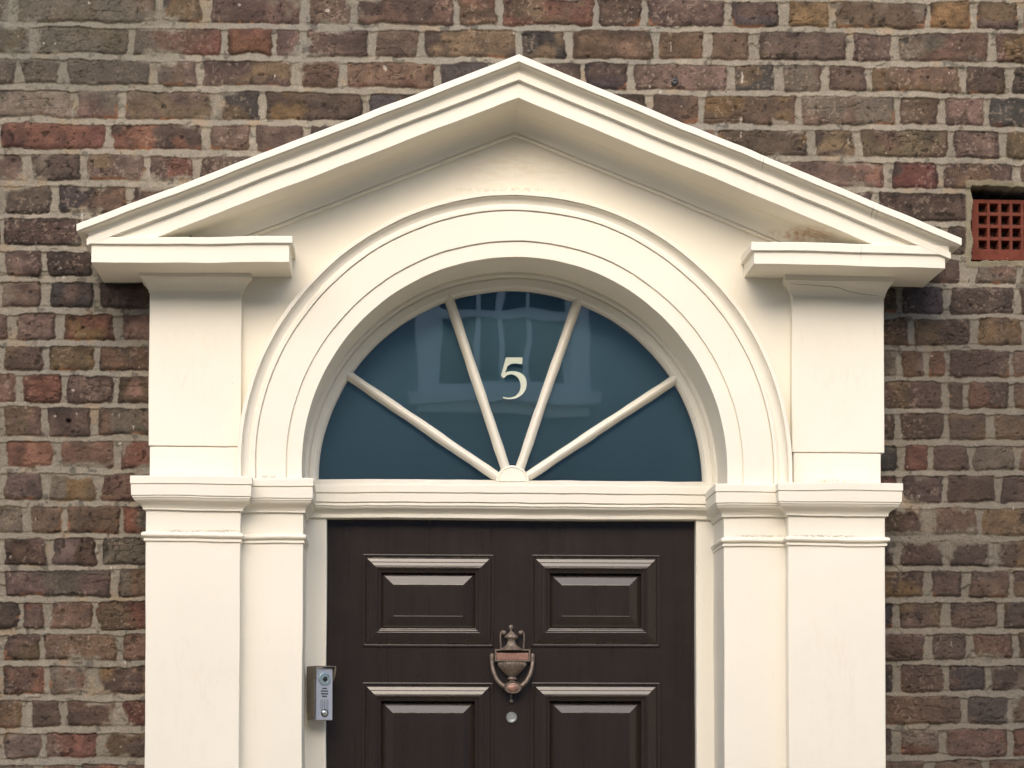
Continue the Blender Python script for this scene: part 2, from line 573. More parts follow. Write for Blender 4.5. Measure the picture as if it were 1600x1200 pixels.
def make_wall():
    xs = axis(X(-15, 600, D_BRICK), X(1615, 600, D_BRICK), .00175, -3.4, 3.4, .025)
    zs = axis(Z(800, 1215, D_BRICK), Z(800, -15, D_BRICK), .00175, -.02, 4.2, .025)
    xs = np.unique(np.round(xs, 5)); zs = np.unique(np.round(zs, 5))
    GX, GZ = np.meshgrid(xs, zs)
    x = GX.ravel(); z = GZ.ravel()
    N = x.size
    # irregular arrises
    xw = x + .0020 * fbm(x, z, .035, 3, 1) + .0015 * fbm(x, z, .008, 2, 2)
    zw = z + .0020 * fbm(x, z, .10, 2, 3) + .0011 * fbm(x, z, .030, 2, 4) + .0009 * fbm(x, z, .007, 2, 5)
    t = (x - XL0) / (XR0 - XL0)
    kk = np.full(N, -1); 
    zlA, zrA = np.array(zl), np.array(zr)
    # course index: joints are ordered from the top
    tl = np.clip(t, -1.2, 2.2)
    base_idx = np.clip(((zlA[0] + (zrA[0] - zlA[0]) * tl - zw) / PITCH).astype(int) + 1, 0, len(zl) - 1)
    for sh in (2, 1, 0, -1, -2):                # correct for the uneven joints
        j = np.clip(base_idx + sh, 0, len(zl) - 2)
        top = zlA[j] + (zrA[j] - zlA[j]) * tl; bot = zlA[j + 1] + (zrA[j + 1] - zlA[j + 1]) * tl
        ok = (zw <= top) & (zw > bot)
        kk = np.where(ok, j, kk)
    kk = np.where(kk < 0, np.clip(base_idx, 0, len(zl) - 2), kk)
    top = zlA[kk] + (zrA[kk] - zlA[kk]) * tl; bot = zlA[kk + 1] + (zrA[kk + 1] - zlA[kk + 1]) * tl
    dzt = top - zw; dzb = zw - bot
    bid = np.zeros(N, int); dxl = np.zeros(N); dxr = np.zeros(N)
    cols, off, tiltx, tiltz, second, hwx = [], [], [], [], [], []
    CL = course_list(); rng = np.random.default_rng(3)
    start = 0
    for k, (js, cs) in enumerate(CL):
        m = kk == k
        for c in cs:
            a = np.array(CODES[c[0]], float)
            b = np.array(CODES[c[1] if len(c) > 1 else rng.choice(list('mdboryg'))], float)
            if c[0] in 'oy' and len(c) == 1: b = np.array(CODES[rng.choice(list('dmbg'))], float)
            cols.append(a * rng.uniform(.87, 1.10) + rng.normal(0, 1.6, 3)); second.append(b * rng.uniform(.82, 1.05))
            off.append(rng.normal(0, .0013)); tiltx.append(rng.normal(0, .009)); tiltz.append(rng.normal(0, .018))
        if m.any():
            i = np.clip(np.searchsorted(js, xw[m]) - 1, 0, len(js) - 2)
            dxl[m] = xw[m] - js[i]; dxr[m] = js[i + 1] - xw[m]
            bid[m] = start + i
        start += len(cs)
    cols, second = np.array(cols), np.array(second); off = np.array(off); tiltx = np.array(tiltx); tiltz = np.array(tiltz)
    hb = .0054 + .0022 * fbm(x, z, .22, 2, 8)                    # half bed joint
    hp = .0075 + .0028 * fbm(x, z, .05, 1, 9)                    # half perpend
    er = .0013 * fbm(x, z, .022, 3, 10) + .0030 * np.clip(fbm(x, z, .06, 2, 12) - .15, 0, 1)  # chipped arrises
    ddx = np.minimum(dxl, dxr) - hp - er; ddz = np.minimum(dzt, dzb) - hb - er
    r = .007
    cx = np.maximum(r - ddx, 0); cz = np.maximum(r - ddz, 0)
    sdf = np.where((cx > 0) & (cz > 0), r - np.hypot(cx, cz), np.minimum(ddx, ddz))
    mask = sstep(-.0010, .0016, sdf)
    # mortar smeared across some arrises
    smear = sstep(.42, .75, fbm(x, z, .16, 4, 60, .6)) * (1 - sstep(.004, .014, sdf + .006 * fbm(x, z, .02, 3, 61)))
    # faces
    bx = (dxl - dxr) * .5
    face = .0010 + off[bid] + tiltx[bid] * np.clip(bx, -.1, .1) + tiltz[bid] * (dzb - dzt) * .5
    rough = .0013 * fbm(x, z, .030, 4, 14, .6) + .0007 * fbm(x, z, .006, 2, 15)
    pits = sstep(.86, 1.05, fbm(x, z, .007, 2, 16)) * .0018 + sstep(1.0, 1.12, fbm(x, z, .02, 2, 17)) * .0022
    creases = sstep(.90, .985, 1 - np.abs(fbm(x, z * 2.2, .055, 3, 18))) * sstep(.1, .5, fbm(x, z, .15, 2, 19)) * .0022
    face = face + rough - pits - creases - .0032 * (1 - sstep(0, .0075, sdf)) 
    # struck bed joints: in at the top, lipped at the bottom; flush perpends
    bed = np.minimum(dzt, dzb) < np.minimum(dxl, dxr) * 1.0
    s_in = np.where(dzb < dzt, dzb, -dzt)                       # -hb..hb through the joint, + = upper half of this joint zone
    mort = np.where(np.minimum(dzt, dzb) < hb + .003, -.0012 - s_in * .34, -.0022)
    mort = mort + .0009 * fbm(x, z, .02, 3, 20) + .0004 * fbm(x, z, .005, 2, 21)
    mort -= sstep(.70, .86, fbm(x, z, .05, 3, 22)) * .004       # perished joints
    h = mort * (1 - mask) + face * mask
    h = np.maximum(h, h * (1 - smear) + (np.maximum(face, mort) + .0006) * smear)
    # colour
    mixf = sstep(.02, .55, fbm(x + bid * 3.1, z, .075, 3, 30))[:, None]
    bc = cols[bid] * (1 - mixf) + second[bid] * mixf
    edge = (1 - sstep(0, .016, sdf + .007 * fbm(x, z, .03, 3, 31)))[:, None] * sstep(-.1, .5, fbm(x, z, .2, 2, 32))[:, None]
    bc = bc * (1 - .28 * edge)
    bc = bc * (1 + .15 * fbm(x, z, .028, 4, 33, .65))[:, None]
    soot = sstep(.05, .7, fbm(x, z, .045, 4, 34, .6))[:, None]
    bc = bc * (1 - .26 * soot) + np.array((60, 55, 52)) * (.26 * soot)
    speck = sstep(.50, .72, fbm(x, z, .0065, 2, 35))[:, None] * sstep(-.1, .5, fbm(x, z, .08, 2, 36))[:, None]
    bc = bc * (1 - .45 * speck) + np.array((168, 152, 136)) * (.45 * speck)
    lowchip = ((1 - sstep(.001, .010, sdf)) * sstep(.50, .85, fbm(x, z, .05, 3, 37)) * (dzb < dzt))[:, None]
    bc = bc * (1 - .7 * lowchip) + np.array((166, 112, 76)) * (.7 * lowchip)
    streak = fbm(x + z * .4, z * 3.5, .045, 4, 38, .6) * sstep(-.3, .5, fbm(x, z, .2, 2, 39))
    bc = bc * (1 + .13 * streak)[:, None]
    bc = (bc * .86 + bc.mean(1, keepdims=True) * .14) * np.array((1.0, .965, .935))
    bc = bc * (1 - .40 * sstep(.0008, .003, pits + creases))[:, None]
    mc = np.array((145, 137, 122)) * (1 + .06 * fbm(x, z, .12, 3, 40) + .055 * fbm(x, z, .012, 3, 41))[:, None]
    mg = sstep(.1, .8, fbm(x, z, .25, 3, 42))[:, None]
    mc = mc * (1 - .45 * mg) + np.array((134, 132, 125)) * (.45 * mg)
    mo = sstep(.66, .9, fbm(x, z, .06, 3, 43))[:, None]
    mc = mc * (1 - .4 * mo) + np.array((164, 138, 108)) * (.4 * mo)
    mcut = sstep(.66, .8, fbm(x, z, .02, 3, 44))[:, None]
    mc = mc * (1 - .25 * mcut)
    # greyer repointing low on the right, grimy green-grey patch in the top left corner
    pr, pt = at(1470, 470, D_BRICK), at(90, 40, D_BRICK)
    lowr = (sstep(pr.x - .12, pr.x + .05, x + .05 * fbm(x, z, .2, 2, 80)) * sstep(pr.z + .03, pr.z - .08, z + .03 * fbm(x, z, .2, 2, 81)))[:, None]
    mc = mc * (1 - .75 * lowr) + np.array((124, 117, 105)) * (.75 * lowr)
    bc = bc * (1 - .40 * lowr) + np.array((84, 74, 67)) * (.40 * lowr)
    grim = (1 - sstep(.10, .26, np.hypot((x - pt.x) * .62, z - pt.z) + .05 * fbm(x, z, .12, 3, 82)))[:, None]
    bc = bc * (1 - .55 * grim) + np.array((88, 86, 76)) * (.55 * grim)
    mc = mc * (1 - .45 * grim) + np.array((112, 110, 98)) * (.45 * grim)
    k_ = np.clip(mask * (1 - .9 * smear), 0, 1)[:, None]
    rgb = mc * (1 - k_) + bc * k_
    # drips and flecks of white paint, most of them beside the surround and under the eaves
    fl = .7 * sstep(1.25, 1.35, fbm(x, z * .6, .008, 2, 50)) * sstep(.15, .6, fbm(x, z, .11, 3, 51))
    rgb = rgb * (1 - .8 * fl[:, None]) + np.array((226, 220, 210)) * (.8 * fl[:, None])
    for (px, py, wd, ln) in ((1160, 120, 3, 26), (1158, 185, 4, 12), (1158, 208, 3, 14), (128, 338, 3, 16), (513, 17, 9, 7), (602, 108, 6, 14), (1048, 74, 3, 18),
                             (430, 120, 3, 8), (95, 419, 5, 4), (99, 433, 3, 4), (115, 610, 5, 4), (86, 650, 5, 4), (120, 646, 3, 8), (1457, 556, 4, 4)):
        p = at(px, py, D_BRICK); sx = wd / 700; sz = ln / 700
        q = np.hypot((x - p.x + .0016 * fbm(x, z, .012, 2, 52)) / (sx / 2), (z - p.z) / (sz / 2))
        f_ = (1 - sstep(.5, 1.1, q + .5 * fbm(x, z, .008, 2, 54)))[:, None] * .62
        rgb = rgb * (1 - f_) + np.array((226, 220, 208)) * f_
    # seat of the air vent (recess) and a drilled hole
    v0, v1 = at(1519, 293, D_BRICK), at(1690, 408, D_BRICK)
    e_ = .0025 * fbm(x, z, .03, 3, 70)
    ins = np.minimum(np.minimum(x - v0.x, v1.x - x), np.minimum(v0.z - z, z - v1.z)) + e_
    vm = sstep(-.001, .0012, ins)
    rim = sstep(-.018, -.012, ins) * (1 - vm)
    h = h * (1 - rim) + (.0005 + .001 * fbm(x, z, .02, 3, 71)) * rim
    h = h + .007 * rim * (z > v0.z - .001)
    rgb = rgb * (1 - rim[:, None] * .8) + np.array((140, 132, 108)) * (rim[:, None] * .8)
    h = h * (1 - vm) - (.055 + .07 * (z > v0.z - .021)) * vm
    p = at(107, 659, D_BRICK); q = np.hypot(x - p.x, z - p.z) / .006 + .3 * fbm(x, z, .006, 2, 72)
    hole = 1 - sstep(.6, 1.15, q); h -= .012 * hole
    lin = np.where(rgb / 255 <= .04045, rgb / 255 / 12.92, ((np.clip(rgb, 0, 255) / 255 + .055) / 1.055) ** 2.4) * ALB
    lin = np.clip(lin, .008, .8)
    y = -D_BRICK - h
    # mesh, leaving out what the door surround and the doorway cover
    nx, nz = len(xs), len(zs)
    xl, xr = X(248, 900, D_BRICK), X(1366, 900, D_BRICK)
    cov = (x > xl) & (x < xr) & (z < rake_z(x) - .115)
    covg = cov.reshape(nz, nx)
    keep = ~(covg[:-1, :-1] & covg[1:, :-1] & covg[:-1, 1:] & covg[1:, 1:])
    idx = np.arange(N).reshape(nz, nx)
    q = np.stack([idx[:-1, :-1][keep], idx[:-1, 1:][keep], idx[1:, 1:][keep], idx[1:, :-1][keep]], 1)
    used = np.zeros(N, bool); used[q.ravel()] = True
    remap = np.cumsum(used) - 1
    q = remap[q]
    co = np.stack([x, y, z], 1)[used].astype(np.float32)
    me = bpy.data.meshes.new('brick_wall')
    me.vertices.add(len(co)); me.vertices.foreach_set('co', co.ravel())
    nf = len(q)
    me.loops.add(nf * 4); me.loops.foreach_set('vertex_index', q.ravel().astype(np.int32))
    me.polygons.add(nf); me.polygons.foreach_set('loop_start', np.arange(0, nf * 4, 4, dtype=np.int32))
    me.polygons.foreach_set('use_smooth', np.ones(nf, bool))
    me.update(calc_edges=True)
    ca = me.color_attributes.new('Col', 'FLOAT_COLOR', 'POINT')
    ca.data.foreach_set('color', np.concatenate([lin, np.ones((N, 1))], 1)[used].astype(np.float32).ravel())
    me.materials.append(M['brick'])
    o = bpy.data.objects.new('brick_wall', me); COL.objects.link(o)
    return o


ALB = 0.73
WALL = make_wall()
tag(WALL, 'weathered brown and mauve brick house wall with pale mortar joints around the doorway', 'wall')
p = at(1054, 128, D_BRICK)
pl = MB(); pl.lathe([(.0085, -.004), (.0085, .0045), (.0065, .006), (.0045, .006), (.0035, .002), (.0008, .002)], (p.x, p.y, p.z), 'y', 20)
plug = pl.build('wall_plug', M['black'], WALL)

# ------------------------------------------------------------------ air vent
v0, v1 = at(1522, 308, D_BRICK), at(1678, 404, D_BRICK)
vent = thing('air_vent', 'red terracotta air brick with square holes set in the brick wall', 'air vent')
yv = -D_BRICK + .026
vm = MB()
nxh, nzh = 7, 4
xs0 = X(1533, 350, D_BRICK); pitch = 18.4 / 700; hole = 13.6 / 700
zt0 = Z(1533, 314, D_BRICK); pz = 20.0 / 700; hz_ = 14.4 / 700
gx = [v0.x]
for i in range(nxh): gx += [xs0 + i * pitch, xs0 + i * pitch + hole]
gx.append(v1.x)
gz = [v0.z]
for i in range(nzh): gz += [zt0 - i * pz, zt0 - i * pz - hz_]
gz.append(v1.z)
for i in range(len(gx) - 1):
    for j in range(len(gz) - 1):
        a, b, c, e = gx[i], gx[i + 1], gz[j], gz[j + 1]
        if i % 2 == 1 and j % 2 == 1:
            k = .0030      # tapering square hole
            o_ = [(a, yv, c), (b, yv, c), (b, yv, e), (a, yv, e)]
            i_ = [(a + k, yv + .03, c - k), (b - k, yv + .03, c - k), (b - k, yv + .03, e + k), (a + k, yv + .03, e + k)]
            vm.rows([o_, i_], close_u=True)
        else:
            vm.poly([(a, yv, c), (b, yv, c), (b, yv, e), (a, yv, e)])
vm.rows([[(gx[0], yv, gz[0]), (gx[-1], yv, gz[0]), (gx[-1], yv, gz[-1]), (gx[0], yv, gz[-1])],
         [(gx[0], yv + .04, gz[0]), (gx[-1], yv + .04, gz[0]), (gx[-1], yv + .04, gz[-1]), (gx[0], yv + .04, gz[-1])]], close_u=True)
vm.build('grille', M['terracotta'], vent, bevel=.0011)
vb = MB(); vb.box(gx[0] + .004, gx[-1] - .004, yv + .031, yv + .039, gz[-1] + .004, gz[0] - .004)
vb.build('backing', M['black'], vent, smooth=False)

# ------------------------------------------------------------------ door surround
SUR = thing('door_surround', 'cream painted classical door surround with open pediment, round arch and paired pilasters', 'door surround')
CREAM = M['cream']
BY = -D_BRICK + .012                                            # a little into the brickwork

# raking cornices
PXM = 5.8 / 4200
apex = at(811, 85, .2)
RK = [(-3, -.09), (-1.0, .10), (0, .200), (11.5, .200), (11.5, .1945), (12.6, .1945)]
RK += arc((12.6, .196), (23.2, .1705), (23.2, .196), 7)
RK += [(24.2, .1705), (24.2, .176), (35.6, .176), (35.6, .166), (37.0, .166), (37.0, .163), (62, .163), (62, .050)]
RKB = [(62, .050)] + [(62.0, .054)] + arc((62.5, .052), (90.0, .016), (90.0, .052), 7) + [(91, .016), (91, .009), (92.2, .009), (92.2, .0125), (96.5, .0125), (96.5, -.012)]
PX2M = [(v * PXM, d) for v, d in RK]
RKs = rnd([(v * PXM, d) for v, d in RK], .0016)
RKBs = rnd([(v * PXM, d) for v, d in RKB], .0012)


def rake(tx, ty, ex, sgn, zmin):
    tip = at(tx, ty, .2)
    sl = (apex.z - tip.z) / (apex.x - tip.x)
    xe0 = X(ex, 400, .163)                                      # end of the fascia
    mb = MB(); rows = []
    n = 46
    for v, d in RKs:
        xe = xe0 + sgn * max(0, d - .163) * .80
        row = []
        for k in range(n + 1):
            x = xe + (apex.x - xe) * k / n
            row.append((x, -d, max(zmin, apex.z + sl * (x - apex.x) - v)))
        rows.append(row)
    mb.rows(rows)
    # return of the moulding to the wall
    a = [r[0] for r in rows]
    mb.rows([a, [(q[0], BY, q[2]) for q in a]])
    mb.build('raking_cornice', CREAM, SUR, warp=True)
    mb = MB(); rows = []
    xe = X(300 if sgn < 0 else 1310, 372, .03)
    for v, d in RKBs:
        rows.append([(xe + (apex.x - xe) * k / n, -d, apex.z + sl * (xe + (apex.x - xe) * k / n - apex.x) - v) for k in range(n + 1)])
    mb.rows(rows)
    mb.build('bed_moulding', CREAM, SUR, warp=True)


rake(129.5, 346.5, 144, -1, Z(144, 404, .16))
rake(1498, 369.5, 1477, 1, Z(1477, 412, .16))


# cornice blocks
def block(xl_, xr_, yl, yr, left):
    """xl_/xr_: px ends of the face; yl/yr: px of (top, fillet line, bottom) at the left and right end"""
    d = .168
    xa, xb = X(xl_, 400, d), X(xr_, 400, d)
    zt = [Z(xl_, y, d) for y in yl]; zt2 = [Z(xr_, y, d) for y in yr]
    tilt = sum((b - a) for a, b in zip(zt, zt2)) / 3 / (xb - xa)
    o1 = .0075
    prof = [(0, zt[0] + .0008), (1, zt[0]), (1, zt[1] + .0012), (.25, zt[1] + .0010), (.25, zt[1] - .0008), (0, zt[1] - .0010), (0, zt[2])]
    prof = [(o * o1, z) for o, z in prof]
    prof = rnd(prof, .0016)
    if left: base = [(xa, BY), (xa, -d), (xb, -d), (xb, .002)]
    else: base = [(xa, .002), (xa, -d), (xb, -d), (xb, BY)]
    vec = [(-1, 0), (-1, -1), (1, -1), (1, 0)]
    mb = MB(); plan_sweep(mb, base, vec, prof, tilt, xa)
    mb.build('cornice_block', CREAM, SUR, warp=True, bevel=.0012)
    return zt[2], tilt, xa


BL = block(143, 452, (371, 382.8, 410.8), (371, 382.0, 409.8), True)
BR = block(1178, 1477.5, (377.8, 392, 411.7), (385, 398, 419.5), False)


# pilasters above the imposts, with their capitals
def upper_pilaster(x0, x1, ytop, ycrack, ybot, z_soff, left, x0b, x1b):
    d = D_PIL
    zc = Z(x0, ycrack, d); zb = Z(x0, ybot, D_PIL) - .012; zt = z_soff + .004
    a, b = X(x0, 600, d), X(x1, 600, d)
    mb = MB(); mb.box(a, b, -d, BY, zc + .0007, zt, .03)
    a2, b2 = X(x0b, 720, d), X(x1b, 720, d)
    mb.box(a2, b2, -d + .0025, BY, zb, zc - .0007, .03)
    mb.box(a2 + .004, b2 - .004, -d + .006, BY, zc - .004, zc + .004)
    mb.build('pilaster', CREAM, SUR, warp=True, bevel=.0022)
    return a, b


zsl = BL[0]
pa, pb = upper_pilaster(232.5, 377.5, 430, 697, 745, zsl, True, 233.5, 374)
pc, pd_ = upper_pilaster(1237.5, 1382, 437, 706.5, 755, BR[0] + BR[1] * .1, False, 1240, 1377)


def capital(xa, xb, xt0, xt1, ytop, ybot, zs, tilt, xref, left):
    d = D_PIL
    zb = Z(xt0, ybot, d)
    fw = .027
    sl, sr = X(xt0, ytop, d + fw) - xa, X(xt1, ytop, d + fw) - xb
    zt = Z(xt0, ytop, d + fw)
    hgt = zt - zb
    pr = [(1.0, zs + .004), (1.0, zb + hgt * .86), (.86, zb + hgt * .84)] + [(o, zb + hgt * t) for o, t in
          [(.84 - .74 * i / 8 - .10 * math.sin(math.pi * i / 8), .80 - .70 * i / 8) for i in range(9)]] + [(.10, zb + hgt * .02), (.0, zb + hgt * .015), (-.12, zb + hgt * .01), (-.12, zb - .002), (-.3, zb - .0022)]
    pr = rnd(pr, .0014)
    base = [(xa, BY), (xa, -d), (xb, -d), (xb, .004)] if left else [(xa, .004), (xa, -d), (xb, -d), (xb, BY)]
    vec = [(sl, 0), (sl, -fw), (sr, -fw), (sr, 0)]
    # profile runs down; o scales; o scales the plan offset
    mb = MB(); plan_sweep(mb, base, vec, pr, 0, xref, step=.02)
    return mb.build('capital', CREAM, SUR, warp=True)


capital(pa, pb, 217, 392.5, 428, 457, zsl, BL[1], BL[2], True)
CAPR = capital(pc, pd_, 1226.5, 1397.5, 434.5, 463.5, BR[0] + .002, BR[1], BR[2], False)
# hairline crack across the right capital
from mathutils.bvhtree import BVHTree
_m = CAPR.data
_t = BVHTree.FromPolygons([v.co[:] for v in _m.vertices], [p.vertices[:] for p in _m.polygons])
def on_cap(px, py):
    q = at(px, py, .3); h_ = _t.ray_cast(q, (q - CAM).normalized())
    return h_[0]
rows = []
for k, (px, py, wd) in enumerate(((1234, 443, .3), (1246, 444.5, .8), (1262, 445, .9), (1280, 446.5, 1.0), (1298, 447.5, 1.3), (1312, 450, 1.4), (1322, 454, 1.2), (1334, 457, 1.1), (1348, 460, .9), (1364, 461.5, .8), (1374, 462, .3))):
    a, b = on_cap(px, py - wd * .5), on_cap(px, py + wd * .5)
    if a is None or b is None: continue
    rows.append([a + Vector((0, -.0006, 0)), b + Vector((0, -.0006, 0))])
ck = MB(); ck.rows(rows)
ck.build('crack', M['crevice'], CAPR, smooth=False)

# tympanum and spandrels: one plaster face with the arch cut out
ARC_C = at(805.5, 732, .03)
def rpx(r): return (X(805.5 + r, 732, .03) - X(805.5 - r, 732, .03)) / 2
R_OUT, R_IN = rpx(433), rpx(333)
mb = MB()
rr = rpx(345); xl_, xr_ = X(240, 600, 0), X(1375, 600, 0)
zbot = Z(800, 770, 0)
inner, outer = [], []
for k in range(0, 97):
    a = math.pi * k / 96
    ix, iz = ARC_C.x + rr * math.cos(a), ARC_C.z + rr * math.sin(a)
    # cast out to the outline (box left/right, rake top)
    best = 9
    dx, dz = math.cos(a), math.sin(a)
    t = rr
    while t < 2:
        xx, zz = ARC_C.x + dx * t, ARC_C.z + dz * t
        if xx < xl_ or xx > xr_ or zz > float(rake_z(np.array(xx))) - .10: break
        t += .002
    inner.append((ix, 0, iz)); outer.append((ARC_C.x + dx * t, 0, ARC_C.z + dz * t))
inner = [(inner[0][0], 0, zbot)] + inner + [(inner[-1][0], 0, zbot)]
outer = [(xr_, 0, zbot)] + outer + [(xl_, 0, zbot)]
rows = []
for k in range(9):
    t = k / 8
    rows.append([(i[0] + (o[0] - i[0]) * t, 0, i[2] + (o[2] - i[2]) * t) for i, o in zip(inner, outer)])
mb.rows(rows)
mb.rows([rows[-1], [(q[0], BY + .02, q[2]) for q in rows[-1]]])
mb.build('tympanum', CREAM, SUR, warp=True)

# archivolt
A = [(433, -.01), (433, .050), (426.5, .050), (426.5, .0435), (425.3, .0435), (425.3, .0465)]
A += arc((425.0, .0465), (411.5, .031), (411.5, .0465), 6)
A += [(411.5, .031), (411.0, .0365), (405.6, .0365), (405.4, .0290), (404.3, .0290), (404.2, .0325), (357.9, .0315), (357.7, .0252), (356.6, .0252),
      (356.4, .027), (333, .026), (333, -.20)]
A = rnd([(rpx(r), d) for r, d in A], .0013)
rows = []
zb = Z(805, 752, .03) - .004
path = []
for r, d in A:
    row = []
    for k in range(3): row.append((ARC_C.x + r, -d, zb + (ARC_C.z - zb) * k / 3))
    for k in range(121):
        a = math.pi * k / 120
        row.append((ARC_C.x + r * math.cos(a), -d, ARC_C.z + r * math.sin(a)))
    for k in range(2, -1, -1): row.append((ARC_C.x - r, -d, zb + (ARC_C.z - zb) * k / 3))
    rows.append(row)
mb = MB(); mb.rows(rows)
mb.build('archivolt', CREAM, SUR, warp=True)

# lower pilasters and imposts
XO0, XO1, XI1 = X(227.5, 900, D_OUT), X(375.5, 900, D_OUT), X(473.5, 900, D_INN)
XO2, XO3, XI2 = X(1231.5, 900, D_OUT), X(1383.5, 900, D_OUT), X(1131, 900, D_INN)
zL = lambda y, o: Z(300, y, D_OUT + .035 * o)
zR = lambda y, o: Z(1310, y, D_OUT + .035 * o)


def impost_profile(zf, dy):
    y = lambda v, o: zf(v + dy(v), o)
    p = [(0.0, y(743.0, 1)), (.98, y(743.6, 1)), (1.0, y(745, 1)), (1.0, y(755.6, 1)), (.90, y(755.9, 1)), (.90, y(757.2, 1)), (.95, y(757.4, 1)), (.93, y(774, 1)),
         (.84, y(774.2, 1)), (.84, y(775.6, 1)), (.86, y(775.8, .9)), (.86, y(777.6, .9)), (.76, y(777.8, .9)), (.76, y(779, .8))]
    o0, o1, y0, y1 = .80, .20, 779.2, 793.6                     # cyma reversa
    for i in range(9):
        t = i / 8
        s = t - math.sin(2 * math.pi * t) / (2 * math.pi) * .75
        p.append((o0 + (o1 - o0) * s, y(y0 + (y1 - y0) * t, .5)))
    p += [(.13, y(794.2, .2)), (.19, y(794.6, .2)), (.19, y(797.2, .2)), (0.0, y(798.0, 0)), (-.3, y(798.2, 0))]
    return p


def astragal_profile(zf, dy):
    y = lambda v: zf(v + dy(v), .2)
    p = [(-.2, y(830.6)), (.04, y(831))]
    for i in range(9):
        a = math.pi * i / 8
        p.append((.05 + .24 * math.sin(a), y(835.8 - 4.4 * math.cos(a))))
    p += [(.06, y(841.4)), (.12, y(841.8)), (.12, y(845.2)), (.0, y(845.8)), (-.2, y(846))]
    return p


JX = .003
def impost(side):
    if side == 'L':
        base = [(XO0, BY), (XO0, -D_OUT), (XO1, -D_OUT), (XO1, -D_INN), (XI1, -D_INN), (XI1, -D_JAMB + .02)]
        fw = -.035
        vec = [(-.032, 0), (-.032, fw), (.025, fw), (.025, fw), (.0225, fw), (.0225, 0)]
        zf = zL; dy = lambda v: 0
    else:
        base = [(XI2, -D_JAMB + .02), (XI2, -D_INN), (XO2, -D_INN), (XO2, -D_OUT), (XO3, -D_OUT), (XO3, BY)]
        fw = -.035
        vec = [(-.0225, 0), (-.0225, fw), (-.027, fw), (-.027, fw), (.034, fw), (.034, 0)]
        zf = zR; dy = lambda v: 10.2 - (v - 743) * .033
    mb = MB(); plan_sweep(mb, base, vec, rnd(impost_profile(zf, dy), .0011), 0, 0, step=.02)
    mb.build('impost', CREAM, SUR, warp=True)
    mb = MB(); plan_sweep(mb, base, vec, astragal_profile(zf, dy), 0, 0, step=.02)
    mb.build('astragal', CREAM, SUR, warp=True)


impost('L'); impost('R')
zitL, zitR = zL(750, .5), zR(759, .5)
for (a, b, d, zt, nm) in ((XO0, XO1, D_OUT, zitL, 'outer'), (XO2, XO3, D_OUT, zitR, 'outer')):
    mb = MB(); mb.box(a, b, -d, BY, -.005, zt, .04)
    mb.build('pilaster_shaft', CREAM, SUR, warp=True, bevel=.0022)
for (a, b, zt) in ((XO1 - .01, XI1, zitL), (XI2, XO2 + .01, zitR)):
    mb = MB(); mb.box(a, b, -D_INN, .215, -.005, zt, .04)
    mb.build('inner_pilaster', CREAM, SUR, warp=True, bevel=.0022)

# ------------------------------------------------------------------ door frame and transom
FR = thing('timber_doorcase', 'pale cream timber door frame with moulded transom below the fanlight', 'door frame')
xj0, xj1 = X(510, 1000, D_JAMB), X(1087.5, 1000, D_JAMB)
zt = Z(800, 809, D_JAMB)
mb = MB(); mb.box(XI1 - .004, xj0, -D_JAMB, -D_JAMB + .10, -.004, zt + .03, .05); mb.build('jamb', M['frame'], FR, warp=True, bevel=.0025)
mb = MB(); mb.box(xj1, XI2 + .004, -D_JAMB, -D_JAMB + .10, -.004, zt + .03, .05); mb.build('jamb', M['frame'], FR, warp=True, bevel=.0025)
ty = lambda v, d: Z(800, v, d)
T = [(-.19, ty(750.2, -.19)), (-.176, ty(751.5, -.176)), (-.150, ty(756.4, -.15)), (-.143, ty(757, -.143)), (-.140, ty(758.4, -.14)), (-.140, ty(770.2, -.14)), (-.1445, ty(770.4, -.14)), (-.1445, ty(772, -.14)),
     (-.1425, ty(772.2, -.14)), (-.143, ty(785, -.14)), (-.148, ty(785.2, -.14)), (-.148, ty(786.6, -.14)), (-.1455, ty(786.8, -.14)), (-.1455, ty(790.8, -.14)), (-.150, ty(791, -.14)), (-.150, ty(792.4, -.15))]
for i in range(9):
    t = i / 8
    s = t - math.sin(2 * math.pi * t) / (2 * math.pi) * .75
    T.append((-.148 - .019 * s, ty(792.6 + 10.4 * t, -.15)))
T += [(-.1705, ty(803.4, -.165)), (-.1665, ty(804.2, -.165)), (-.1665, ty(809.4, -.165)), (-.169, ty(810.6, -.165)), (-.27, ty(810.6, -.165))]
T = rnd(T, .0011)
mb = MB()
xs_ = [XI1 - .006 + (XI2 - XI1 + .012) * k / 40 for k in range(41)]
mb.rows([[(x, -d, z) for x in xs_] for d, z in T])
mb.build('transom', M['frame'], FR, warp=True)

